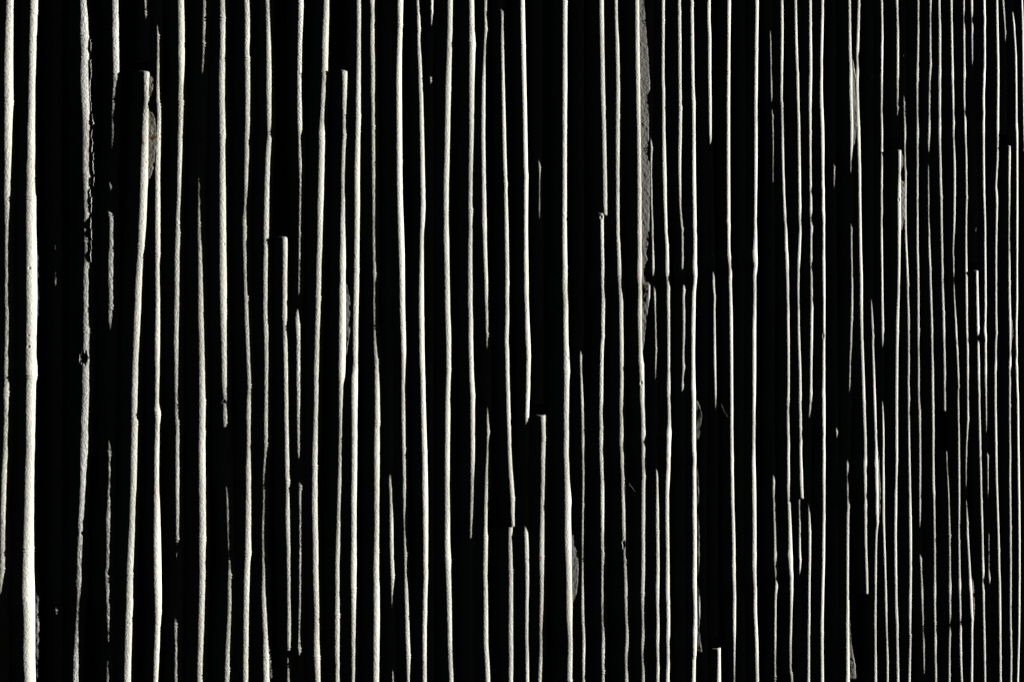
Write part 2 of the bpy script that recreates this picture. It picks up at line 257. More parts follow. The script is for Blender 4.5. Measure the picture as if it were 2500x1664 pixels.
P['G6'] = [('G0', '0:696-718 300:700-716 700:702-718 900:692-710 1030:688-708 1300:690-706'), ('G1', '0:690-706 300:690-706 700:696-712 840:702-716 870:704-718 1000:706-720 1300:706-722'),
           ('G2', '0:708-724 400:710-726 700:706-722 730:704-724 760:710-726 1100:712-728'), ('G3', '0:718-728 200:722-730 365:724-727 | 555:734-738 600:738-750 700:738-746 900:740-746 1035:743-745'),
           ('G4', '| 0:750-754 400:750-754 480:754-770 540:756-758')]
P['G7'] = [('G0', '0:830-846 300:834-852 600:840-858 850:842-860 1300:838-856'), ('G1', '0:840-856 300:836-850 500:824-838 595:818-830 612:824-844 750:830-846 1200:822-836'),
           ('G2', '0:822-836 480:822-836 700:826-842 745:826-838 760:820-834 1000:816-832'), ('G3', '0:814-830 370:818-836 800:826-842 1300:842-858'),
           ('G4', '0:846-862 400:854-870 540:860-876 900:862-880 1300:866-882 1560:868-884')]
P['G8u'] = [('G0', '0:896-908 200:912-922 350:922-930 440:922-927')]
P['G8'] = [('G1', '150:962-980 300:960-978 600:960-974 660:962-976 900:960-970 1100:960-970 1300:960-974'),
           ('G2', '0:960-976 300:962-978 600:968-986 800:970-986 1000:968-984'), ('G3', '0:966-978 400:968-980 560:970-984 800:968-982 1300:974-988'),
           ('G4', '0:974-988 300:976-990 900:974-988 1300:982-996 1560:978-992')]
P['G9'] = [('G0', '140:1000-1003 210:1004-1016 270:1010-1024 400:1020-1032 600:1030-1044 900:1034-1048 1300:1036-1050'), ('G1', '0:1040-1056 500:1044-1058 1000:1042-1058'),
           ('G2', '0:1042-1054 350:1042-1056 600:1036-1050 1000:1038-1052 1150:1040-1060'), ('G3', '0:1050-1068 400:1054-1072 900:1060-1076 1150:1064-1084'),
           ('G4', '0:1066-1082 400:1068-1082 800:1064-1080 1100:1062-1076 1560:1050-1064')]
P['G10'] = [('G0', '0:1094-1106 200:1102-1114 500:1106-1118 1000:1112-1122 1300:1116-1126 1560:1120-1130')]

# poles that stop inside the picture: photograph row of the cut (top or bottom)
CUT_TOP = dict(A5=174, B6=581, C1=174.5, D1=1288, D3=1015, E4=1584, F5=368.5, G5=663, G8=360, E9l=1217, D5=524.5, G2l=1100)
CUT_BOT = dict(A5u=150, D1u=1285, D3u=985, D5u=523, E4u=1560, F5u=335, G5u=640, G8u=330, E9=1214, F3=1449, G2=1001.5)
# grey mortar between a pole and the next: rows "y: right edge"; last value is how flat to the sun it lies
WEB = {}
WEB['A2'] = [[('A1', '150:252 200:258 320:264 460:266 560:262 640:252')], [('A2', '660:234 760:244 900:256 1000:262 1100:252 1160:254 1300:258 1568:256')]]
WEB['A5'] = [[('A0', '492:1040 530:1050 600:1044 650:1034 690:1018')], [('A0', '735:1020 760:1040 800:1058 900:1068 1000:1064 1080:1058 1150:1048 1240:1014')]]
WEB['B5'] = [[('B2', '1280:712 1350:722 1420:730 1568:742')]]
WEB['C1'] = [[('C1', '380:122 450:140 520:154 600:159 680:155 760:145 850:132 920:121')]]
WEB['D4'] = [[('D2', '545:546 600:576 680:591 800:593 900:588 1000:576 1100:556')]]
WEB['D7'] = [[('D0', '-60:1036 0:1041 150:1053 340:1069 460:1077 600:1083 650:1064 760:1075 1000:1073 1040:1060 1120:1081 1560:1077'),
              ('D1', '60:1076 150:1066 190:1052 240:1071 400:1075 560:1071 680:1055 800:1042 890:1032')]]
WEB['E3'] = [[('E1', '1180:280 1230:300 1300:318 1400:308 1480:292')], [('E2', '90:280 150:294 500:299 900:298 1200:300 1380:314 1402:280')]]
WEB['F2'] = [[('F0', '490:338 650:357 750:371 800:390 1000:400 1300:404 1400:390 1500:379'), ('F1', '0:384 60:382 100:376 150:357')], [('F4', '730:314 760:322 1000:331 1150:335 1200:345 1300:359 1400:373 1568:389')]]
WEB['F3b'] = [[('F3', '515:612 600:634 750:631 880:643 1000:647 1150:641 1270:626')]]
WEB['F5'] = [[('F1', '190:870 230:881 320:879 380:868 400:858')], [('F1', '470:858 500:888 540:899 700:902 880:897 960:881 1050:858')]]
WEB['G4'] = [[('G4', '440:568 540:587 640:599 800:601 900:597 1060:584')]]
WEB['G8'] = [[('G2', '490:984 600:1000 720:1005 780:998 860:986')]]
DIM = {('E3', 1): .3, ('A2', 0): .6, ('A2', 1): .45, ('F2', 1): .8, ('E3', 0): .6, ('B5', 0): .7}

# ------------------------------------------------------------------ solve the poles from right to left
STEP = 8.0
YG = np.arange(-48, 1713, STEP)
TR = {k: parse(s) for k, s in P.items()}
def meanx(k): return np.mean([p[1] for s in TR[k] for p in s])
ORDER = sorted(P, key=meanx)

class Pole: pass
def plan_u(px):                  # u on the crest plane under photograph column px
    d = ray(np.atleast_1d(px)); t = (0 - CAM[1]) / d[:, 1]
    return (CAM[0] + t * d[:, 0]) * CA, t

poles = []                       # solved, rightmost first
def shadow_height(u, z):
    V = np.full(len(z), -1e9)
    for q in poles:
        uu = np.interp(z, q.z, q.u)
        zz = z + (uu - u) * TE
        val = np.interp(zz, q.z, q.v, left=-1e9, right=-1e9)
        V = np.maximum(V, val)
    return V
def smooth(a, n=1):
    a = a.copy()
    for _ in range(n):
        b = np.concatenate([[a[0]], a, [a[-1]]]); a = .25 * b[:-2] + .5 * b[1:-1] + .25 * b[2:]
    return a

# neighbours' spacing on the wall for plausible girths
US = {k: float(plan_u(meanx(k))[0][0]) for k in ORDER}
# unseen poles filling wide gaps are added between these neighbours (photograph column)
HIDDEN = {}
def add_hidden():
    xs = [(meanx(k), k) for k in ORDER if not k.endswith('u') and k not in ('E9l', 'G2l')]
    for (x0, k0), (x1, k1) in zip(xs, xs[1:]):
        gap = float(plan_u(x1)[0][0] - plan_u(x0)[0][0])
        if gap > .078: HIDDEN[k0 + 'h_'] = (x0 + x1) / 2
add_hidden()
ALL = sorted(list(P) + list(HIDDEN), key=lambda k: HIDDEN[k] if k in HIDDEN else meanx(k))
UU = {k: float(plan_u(HIDDEN[k] if k in HIDDEN else meanx(k))[0][0]) for k in ALL}

ulast = UU[ALL[-1]]
OFF_R = 8; OFF_L = 7
def straight(name, u0, rad, o=0.0):
    p = Pole(); p.name = name
    p.z = np.linspace(0, WALL_TOP, 40); ph = rng.uniform(0, 6, 2)
    p.u = u0 + .003 * np.sin(p.z * 2.1 + ph[0]); p.v = -p.u * math.tan(GRAZE) + o + .0008 * np.sin(p.z * 3 + ph[1])
    p.r = np.full(40, rad) * (1 + .04 * np.sin(p.z * 5 + ph[1]))
    p.depth = 4.; p.off = True; p.cut_top = p.cut_bot = False; p.ys = None; p.V = None
    return p
for i in range(OFF_R, 0, -1):
    poles.append(straight('off', ulast + .006 + .047 * i, .0235))

def solve(k):
    p = Pole(); p.name = k; p.off = False
    hidden = k in HIDDEN
    i = ALL.index(k)
    others = [UU[q] for q in ALL if q != k and not (q[:2] == k[:2] and (q.endswith('u') or k.endswith('u') or q.endswith('l') or k.endswith('l')))]
    left = max([u for u in others if u < UU[k] - .012], default=UU[k] - .05)
    right = min([u for u in others if u > UU[k] + .012], default=UU[k] + .05)
    d = min(max((right - left) / 2, .034), .062)
    p.d = d
    x0 = HIDDEN[k] if hidden else meanx(k)
    depth = float(plan_u(x0)[1][0])
    ys = YG.copy()
    p.cut_top = k in CUT_TOP; p.cut_bot = k in CUT_BOT
    if p.cut_top: ys = np.concatenate([[CUT_TOP[k]], [CUT_TOP[k] + 3], ys[ys > CUT_TOP[k] + 6]])
    if p.cut_bot: ys = np.concatenate([ys[ys < CUT_BOT[k] - 6], [CUT_BOT[k] - 3], [CUT_BOT[k]]])
    z = y2z(ys, depth)
    if hidden:
        xl = np.full(len(ys), x0); xr = xl.copy(); lit = np.zeros(len(ys), bool)
    else:
        segs = TR[k]
        pts = np.array([q for s in segs for q in s]); pts = pts[np.argsort(pts[:, 0])]
        xl = np.interp(ys, pts[:, 0], pts[:, 1]); xr = np.interp(ys, pts[:, 0], pts[:, 2])
        xl = xl - .11 * (xr - xl) - .35      # the strip fades in from its unlit side
        lit = np.zeros(len(ys), bool)
        for s in segs:
            a, b = s[0][0], s[-1][0]
            if a < 12: a = -1e3
            if b > 1650: b = 1e4
            lit |= (ys >= a - 4) & (ys <= b + 4)
    u0, _ = hit(xl, wall_v(UU[k]))
    V = shadow_height(u0, z)
    # mortar beside this pole: it, not the next pole's shadow, bounds the strip on the right
    p.webs = []
    Veff = V.copy()
    for wi, wsp in enumerate(WEB.get(k, [])):
        rows = []
        for row, s in wsp:
            c, kk = row[0], int(row[1])
            sca, y0 = (1120 / 260., 325 * kk) if c in 'FG' else (2.8, (0, 550, 1104)[kk])
            for tok in s.split():
                a, b = tok.split(':'); rows.append((y0 + float(a) / sca, COLX[c] + float(b) / sca))
        rows = np.array(sorted(rows)); m = (ys >= rows[0, 0]) & (ys <= rows[-1, 0])
        flat = DIM.get((k, wi), 1.0)
        yy = np.arange(rows[0, 0], rows[-1, 0] + 1, 3.0)
        xw = np.interp(yy, rows[:, 0], rows[:, 1]); zz = y2z(yy, depth)
        uw, _ = hit(xw, np.interp(zz, z[::-1], V[::-1]))
        p.webs.append((zz, uw, np.interp(zz, z[::-1], V[::-1]), flat))
        uq, _ = hit(xr, V)
        uwg = np.interp(z, zz[::-1], uw[::-1])
        Veff = np.where(m, V + np.maximum(0, uwg - uq) * math.tan(GRAZE) * flat, Veff)
    r0 = .47 * d
    u = np.zeros(len(ys)); v = np.zeros(len(ys)); r = np.full(len(ys), r0)
    if lit.any():
        L = np.where(lit)[0]
        xr_ = np.maximum(xr, xl + .8)
        uq, _ = hit(xr_, Veff)
        up, _ = hit(xl, Veff + .002)
        ht = np.clip(wall_v(up) - Veff, .0006, .010)
        up, _ = hit(xl, Veff + ht)
        du = np.maximum(uq - up, 1e-4)
        rq = (du ** 2 + ht ** 2) / (2 * ht)
        wide = L[(xr_ - xl)[L] > .6 * np.median((xr_ - xl)[L])]
        rm = float(np.clip(np.median(rq[wide]), .36 * d, .54 * d))
        p.rq = float(np.median(rq[wide])) / d
        rz = np.where(lit, np.clip(rq, .82 * rm, 1.2 * rm), rm)
        r = smooth(rz, 12); r = np.minimum(r, .57 * d)
        lo = np.full(len(ys), 1e-5); hi = .8 * r
        for _ in range(40):
            h = (lo + hi) / 2
            up, _ = hit(xl, Veff + h)
            need = uq - up
            have = np.sqrt(np.maximum(2 * r * h - h * h, 0))
            big = have > need
            hi = np.where(big, h, hi); lo = np.where(big, lo, h)
        h = (lo + hi) / 2
        vl = Veff + h
        v = np.interp(np.arange(len(ys)), L, vl[L])
        v = np.where(lit, v, np.minimum(v, V - .0012))
        v = smooth(v, 2)
        v = np.where(lit, v, np.minimum(v, V - .0006))
        u, _ = hit(xl, v)
        u = smooth(u, 1)
    else:
        p.rq = 0
        vv = smooth(np.minimum(V - .0025, wall_v(UU[k]) - .001), 10); v = np.minimum(vv, V - .0012)
        wob = rng.uniform(0, 6)
        u, _ = hit(xl + 2.5 * np.sin(ys / 210 + wob), v)
    # carry on above and below the frame
    zt, zb = [], []
    if not p.cut_top:
        zt = np.linspace(WALL_TOP, z[0] + .05, 6)
    if not p.cut_bot:
        zb = np.linspace(z[-1] - .05, 0, 6)
    cat = lambda a: np.concatenate([np.full(len(zt), a[0]), a, np.full(len(zb), a[-1])])
    p.V = cat(Veff); p.lit = cat(lit.astype(float)) > .5; p.ys = np.concatenate([np.full(len(zt), -99), ys, np.full(len(zb), 1e4)])
    p.z, p.u, p.v, p.r = np.concatenate([zt, z, zb]), cat(u), cat(v), cat(r)
    o = np.argsort(p.z)
    for a in ('z', 'u', 'v', 'r', 'V', 'lit', 'ys'): setattr(p, a, getattr(p, a)[o])
    p.depth = depth
    return p
for k in reversed(ALL):
    poles.append(solve(k))
ufirst = UU[ALL[0]]
for i in range(1, OFF_L + 1):
    poles.append(straight('off', ufirst - .055 * i, .0265, .003))
# ------------------------------------------------------------------ materials
def mat(name):
    m = bpy.data.materials.new(name); m.use_nodes = True
    t = m.node_tree; b = t.nodes['Principled BSDF']; b.inputs['Specular IOR Level'].default_value = .15
    return m, t, b
def node(t, kind, **kw):
    n = t.nodes.new(kind)
    for k_, v_ in kw.items():
        if k_ in n.inputs: n.inputs[k_].default_value = v_
        else: setattr(n, k_, v_)
    return n
def ramp(t, fac, stops):
    n = t.nodes.new('ShaderNodeValToRGB'); e = n.color_ramp.elements
    while len(e) < len(stops): e.new(.5)
    for q, (pos, c) in zip(e, stops):
        q.position = pos; q.color = (*c, 1)
    t.links.new(fac, n.inputs['Fac']); return n.outputs['Color']
def plaster(name, base, alt, stain, bump, pits, fine=420., rust=None):
    m, t, b = mat(name); b.inputs['Roughness'].default_value = .85
    g = t.nodes.new('ShaderNodeNewGeometry')
    mp = node(t, 'ShaderNodeMapping'); mp.inputs['Scale'].default_value = (14, 14, 3.2)
    t.links.new(g.outputs['Position'], mp.inputs['Vector'])
    n1 = node(t, 'ShaderNodeTexNoise', Scale=1.0, Detail=5., Roughness=.6); t.links.new(mp.outputs[0], n1.inputs['Vector'])
    c1 = ramp(t, n1.outputs['Fac'], [(.35, base), (.62, alt), (.74, stain)])
    n2 = node(t, 'ShaderNodeTexNoise', Scale=60., Detail=6., Roughness=.65); t.links.new(g.outputs['Position'], n2.inputs['Vector'])
    mx = node(t, 'ShaderNodeMix', data_type='RGBA', blend_type='MULTIPLY'); mx.inputs[0].default_value = .35
    t.links.new(c1, mx.inputs[6])
    t.links.new(ramp(t, n2.outputs['Fac'], [(.3, (.72, .72, .74)), (.6, (1, 1, 1))]), mx.inputs[7])
    v = node(t, 'ShaderNodeTexVoronoi', Scale=95.); t.links.new(g.outputs['Position'], v.inputs['Vector'])
    pit = t.nodes.new('ShaderNodeMapRange'); pit.inputs['From Min'].default_value = .05; pit.inputs['From Max'].default_value = .16
    t.links.new(v.outputs['Distance'], pit.inputs['Value'])
    n3 = node(t, 'ShaderNodeTexNoise', Scale=fine, Detail=4., Roughness=.6); t.links.new(g.outputs['Position'], n3.inputs['Vector'])
    n4 = node(t, 'ShaderNodeTexNoise', Scale=185., Detail=3.); t.links.new(g.outputs['Position'], n4.inputs['Vector'])
    def madd(x, k, y):
        n_ = node(t, 'ShaderNodeMath', operation='MULTIPLY_ADD'); t.links.new(x, n_.inputs[0]); n_.inputs[1].default_value = k
        if y is None: n_.inputs[2].default_value = 0
        else: t.links.new(y, n_.inputs[2])
        return n_.outputs[0]
    hgt = madd(n3.outputs['Fac'], 1.1 * bump, None); hgt = madd(n4.outputs['Fac'], 1.25 * bump, hgt); hgt = madd(pit.outputs[0], 1.2 * pits, hgt)
    b3 = node(t, 'ShaderNodeBump', Strength=1.0, Distance=.001); t.links.new(hgt, b3.inputs['Height'])
    col = mx.outputs[2]
    if rust:                         # rust specks bled from a nail or tie at one spot
        vr = node(t, 'ShaderNodeTexVoronoi', Scale=75.); t.links.new(g.outputs['Position'], vr.inputs['Vector'])
        ds = node(t, 'ShaderNodeVectorMath', operation='DISTANCE'); ds.inputs[1].default_value = rust; t.links.new(g.outputs['Position'], ds.inputs[0])
        dm = t.nodes.new('ShaderNodeMapRange'); dm.inputs['From Min'].default_value = .02; dm.inputs['From Max'].default_value = .10; dm.inputs['To Min'].default_value = .36; dm.inputs['To Max'].default_value = 0.
        t.links.new(ds.outputs['Value'], dm.inputs['Value'])
        lt = node(t, 'ShaderNodeMath', operation='SUBTRACT'); t.links.new(dm.outputs[0], lt.inputs[0]); t.links.new(vr.outputs['Distance'], lt.inputs[1])
        ks = node(t, 'ShaderNodeMath', operation='MULTIPLY', use_clamp=True); t.links.new(lt.outputs[0], ks.inputs[0]); ks.inputs[1].default_value = 9.
        m2 = node(t, 'ShaderNodeMix', data_type='RGBA'); t.links.new(ks.outputs[0], m2.inputs[0]); t.links.new(col, m2.inputs[6]); m2.inputs[7].default_value = (.10, .036, .012, 1)
        col = m2.outputs[2]
    t.links.new(col, b.inputs['Base Color']); t.links.new(b3.outputs[0], b.inputs['Normal'])
    return m
M_POLE = plaster('limewashed_cane', (0.224, 0.224, 0.200), (0.208, 0.202, 0.180), (0.180, 0.150, 0.126), .95, .8)
M_WEATH = plaster('weathered_cane', (0.184, 0.184, 0.180), (0.160, 0.158, 0.152), (0.132, 0.108, 0.094), 1.7, 1.2, 300.)
M_NODE = plaster('cane_node', (0.220, 0.220, 0.196), (0.200, 0.192, 0.172), (0.168, 0.144, 0.120), .6, .3)
M_CUT = plaster('cut_cane_end', (0.200, 0.196, 0.180), (0.176, 0.168, 0.152), (0.144, 0.128, 0.112), .7, .5)
M_MORT = plaster('grey_mortar', (0.160, 0.154, 0.150), (0.144, 0.138, 0.134), (0.132, 0.116, 0.108), .5, .35, 330.)
M_WALL = plaster('wall_render', (0.120, 0.116, 0.112), (0.108, 0.104, 0.100), (0.096, 0.088, 0.080), .8, .6)
M_FLAKE = plaster('flaked_crust', (0.30, 0.295, 0.28), (0.26, 0.255, 0.24), (0.176, 0.160, 0.140), .5, .2)
_q = {p.name: p for p in poles if not p.off}['A5']
_zr = float(y2z(335., _q.depth)); _ur = float(np.interp(_zr, _q.z, _q.u)) + .014; _pr = xy(_ur, float(np.interp(_zr, _q.z, _q.v)))
RUST = (float(_pr[0]), float(_pr[1]), _zr)
M_RUSTP = plaster('rust_spotted_cane', (0.224, 0.224, 0.200), (0.208, 0.202, 0.180), (0.188, 0.168, 0.146), .95, .8, rust=RUST)
M_RUSTM = plaster('rust_spotted_mortar', (0.160, 0.150, 0.140), (0.144, 0.132, 0.122), (0.132, 0.112, 0.100), .7, .6, 330., rust=RUST)
M_ROUGH = plaster('pitted_cane', (0.224, 0.224, 0.202), (0.204, 0.198, 0.180), (0.180, 0.165, 0.145), 1.7, 2.2, 260.)
M_STRAW, _t, _b = mat('dry_straw'); _b.inputs['Base Color'].default_value = (.10, .095, .075, 1); _b.inputs['Roughness'].default_value = .7
mg, t, b = mat('dark_soil'); b.inputs['Roughness'].default_value = .95
g = t.nodes.new('ShaderNodeNewGeometry'); n1 = node(t, 'ShaderNodeTexNoise', Scale=6., Detail=8.)
t.links.new(g.outputs['Position'], n1.inputs['Vector']); t.links.new(ramp(t, n1.outputs['Fac'], [(.35, (.020, .017, .013)), (.7, (.045, .038, .03))]), b.inputs['Base Color'])
bb = node(t, 'ShaderNodeBump', Strength=.6, Distance=.03); t.links.new(n1.outputs['Fac'], bb.inputs['Height']); t.links.new(bb.outputs[0], b.inputs['Normal'])
M_SOIL = mg

# ------------------------------------------------------------------ object helpers
def mesh_obj(name, verts, faces, m, parent=None, smooth_=True):
    me = bpy.data.meshes.new(name)
    verts = np.asarray(verts, float); base = np.array(parent.location) if parent else np.zeros(3)
    me.from_pydata([tuple(q) for q in (verts - base)], [], faces)
    me.polygons.foreach_set('use_smooth', [smooth_] * len(me.polygons))
    me.materials.append(m); me.update()
    o = bpy.data.objects.new(name, me); COL.objects.link(o)
    if parent: o.parent = parent
    return o
def empty(name, loc):
    o = bpy.data.objects.new(name, None); COL.objects.link(o); o.location = loc; o.empty_display_size = .05
    return o
def tag(o, label, cat, group=None):
    o['label'] = label; o['category'] = cat
    if group: o['group'] = group

# ------------------------------------------------------------------ ground and backing wall
gsz = 400
gr = mesh_obj('ground', [(-gsz, -gsz, 0), (gsz, -gsz, 0), (gsz, gsz, 0), (-gsz, gsz, 0)], [(0, 1, 2, 3)], M_SOIL, smooth_=False)
gr['kind'] = 'structure'
XL, XR = ufirst - .46, ulast + .43
BACK = .040
def boxv(x0, x1, y0, y1, z0, z1):
    v = [(x, y, z) for z in (z0, z1) for x, y in ((x0, y0), (x1, y0), (x1, y1), (x0, y1))]
    return v, [(0, 3, 2, 1), (4, 5, 6, 7), (0, 1, 5, 4), (1, 2, 6, 5), (2, 3, 7, 6), (3, 0, 4, 7)]
vb, fb = boxv(XL, XR, BACK, BACK + .22, 0, WALL_TOP - .05)
wl = mesh_obj('backing_wall', vb, fb, M_WALL, smooth_=False)
tag(wl, 'dark rendered wall behind the whole row of bamboo poles', 'wall')

# ------------------------------------------------------------------ poles
TH = np.radians(np.concatenate([np.arange(-21, 63, 3.0), np.arange(63, 339, 15.0)]))
NT = len(TH)
PIT = {'A3': [(873, 17, 4, 17, .0055), (1300, 5, 18, 8, .0025)], 'D5': [(530, 5, 6, 12, .002)], 'F1': [(820, 7, 5, 10, .003)], 'D6': [(1328, 10, 5, 9, .0022)],
       'D7': [(935, 6, 10, 8, .0018)], 'D4': [(874, 4, 22, 6, .0018)], 'A2': [(846, 3, 10, 5, .002), (655, 3, 12, 5, .0018), (818, 2.5, 9, 4, .0018)],
       'A5': [(1520 / 1.0, 3, 15, 5, .0012)], 'E3': [(1533, 5, 24, 8, .002)], 'B3': [(596, 3, 22, 5, .0018), (980, 5, 4, 10, .002)], 'F5': [(487, 5, 10, 9, .0018)]}
def culm_mesh(p):
    n = len(p.z); z = p.z; Pv = xy(p.u, p.v); C = Pv - p.r[:, None] * N[None, :]
    weath = p.name in ('A3', 'A4', 'A2h')
    amp = .00036 if weath else .00006 + .00010 * min(1, float(np.mean(p.r)) / .024) * (1.0 if p.depth < 3.4 else .45)
    verts = np.zeros((n, NT, 3))
    for i in range(n):
        rr = np.full(NT, p.r[i])
        if not p.off:
            for j in range(0, 32):
                a = TH[j]
                q = Vector((C[i, 0] + .024 * math.sin(a), C[i, 1] - .024 * math.cos(a), z[i]))
                rr[j] += amp * (noise.noise(q * 55.0) + .7 * noise.noise(q * 150.0)) if (p.lit is not None and p.lit[i]) else 0
            for (py, hh, ta, tw, dep) in PIT.get(p.name, []):
                dy = (p.ys[i] - py) / hh
                if abs(dy) < 1.3:
                    for j in range(NT):
                        da = (math.degrees(TH[j]) - ta) / tw
                        s = math.hypot(dy, da) + .45 * noise.noise(Vector((p.ys[i] * .12, TH[j] * 9, 3.1)))
                        if s < 1: rr[j] -= dep * min(1, 2.2 * (1 - s)) * (.75 + .5 * noise.noise(Vector((p.ys[i] * .5, TH[j] * 22, 9.))))
        verts[i, :, 0] = C[i, 0] + rr * (np.sin(TH) * U[0] + np.cos(TH) * N[0])
        verts[i, :, 1] = C[i, 1] + rr * (np.sin(TH) * U[1] + np.cos(TH) * N[1])
        verts[i, :, 2] = z[i]
    idx = np.arange(n * NT).reshape(n, NT); nx = np.roll(idx, -1, axis=1)
    faces = np.stack([idx[:-1], nx[:-1], nx[1:], idx[1:]], -1).reshape(-1, 4)
    return verts.reshape(-1, 3), faces.tolist(), C
def refine_pits(p):              # closer rings where there is a pit to cut
    add = []
    for (py, hh, *_r) in PIT.get(p.name, []): add += list(np.arange(py - 1.5 * hh, py + 1.5 * hh, max(1.2, hh / 7)))
    if not add: return
    zz = y2z(np.array(add), p.depth); znew = np.unique(np.concatenate([p.z, zz]))
    keep = np.concatenate([[True], np.diff(znew) > 2e-4]); znew = znew[keep]
    ysn = np.interp(znew, p.z, p.ys)
    for a in ('u', 'v', 'r', 'V'): setattr(p, a, np.interp(znew, p.z, getattr(p, a)))
    p.lit = np.interp(znew, p.z, p.lit.astype(float)) > .5; p.ys = ysn; p.z = znew

def node_rows(p):                # where the strip's edge bulges, else a plausible internode
    rows = []
    if not p.off and p.name in TR:
        for s in TR[p.name]:
            for a, q, c in zip(s, s[1:], s[2:]):
                if c[0] - a[0] < 110:
                    f = (q[0] - a[0]) / max(c[0] - a[0], 1e-6); bul = q[2] - (a[2] + f * (c[2] - a[2]))
                    if bul > .9: rows.append((bul, q[0]))
    rows.sort(reverse=True); out = []
    for _, y in rows:
        if all(abs(y - q) > 150 for q in out): out.append(y)
    zs = [y2z(y, p.depth) for y in out] if out else []
    z0 = rng.uniform(.1, .35)
    while z0 < WALL_TOP - .1:
        if all(abs(z0 - q) > .20 for q in zs): zs.append(z0)
        z0 += rng.uniform(.29, .42)
    return sorted(q for q in zs if p.z[0] + .03 < q < p.z[-1] - .03)

def node_mesh(p, zn):
    hs = np.array([-.0075, -.005, -.0032, -.0016, 0, .0016, .0032, .0055, .009])
    bl = np.array([-.0006, .0001, .00055, .0002, -.0001, .0004, .0006, .00025, -.0006]) * (1.15 if p.depth < 3.6 and p.name not in ('A2h',) else 1.0)
    z = zn + hs
    u, v, r = (np.interp(z, p.z, a) for a in (p.u, p.v, p.r))
    C = xy(u, v) - r[:, None] * N
    tilt = rng.uniform(-.0022, .0022)
    verts = []
    for i in range(len(hs)):
        for a in TH[::1]:
            rr = r[i] + bl[i] * (1 + .5 * noise.noise(Vector((a * 2, zn * 40, .3))))
            d = math.sin(a) * U + math.cos(a) * N
            verts.append((C[i, 0] + rr * d[0], C[i, 1] + rr * d[1], z[i] + tilt * math.sin(a)))
    n = len(hs); idx = np.arange(n * NT).reshape(n, NT); nx = np.roll(idx, -1, axis=1)
    return verts, np.stack([idx[:-1], nx[:-1], nx[1:], idx[1:]], -1).reshape(-1, 4).tolist()

def cut_mesh(p, top):
    i = -1 if top else 0
    s = 1 if top else -1
    C = xy(p.u, p.v)[i] - p.r[i] * N; r = p.r[i]; z = p.z[i]
    verts = []; rings = [(1.0, -.0015), (1.002, .0), (.985, .0016), (.95, .0024), (.7, .0022), (.45, .0012)]
    ph = rng.uniform(0, 6)
    for k_, (f, dz) in enumerate(rings):
        for a in TH:
            d = math.sin(a) * U + math.cos(a) * N
            wob = .0012 * noise.noise(Vector((math.cos(a) * 2.2 + ph, math.sin(a) * 2.2, f))) if k_ > 0 else 0
            verts.append((C[0] + r * f * d[0], C[1] + r * f * d[1], z + s * (dz + wob)))
    verts.append((C[0], C[1], z - s * .001))
    n = len(rings); idx = np.arange(n * NT).reshape(n, NT); nx = np.roll(idx, -1, axis=1)
    f = np.stack([idx[:-1], nx[:-1], nx[1:], idx[1:]], -1).reshape(-1, 4).tolist()
    f += [(int(a), int(b), n * NT) for a, b in zip(idx[-1], nx[-1])]
    if not top: f = [tuple(reversed(q)) for q in f]
    return verts, f

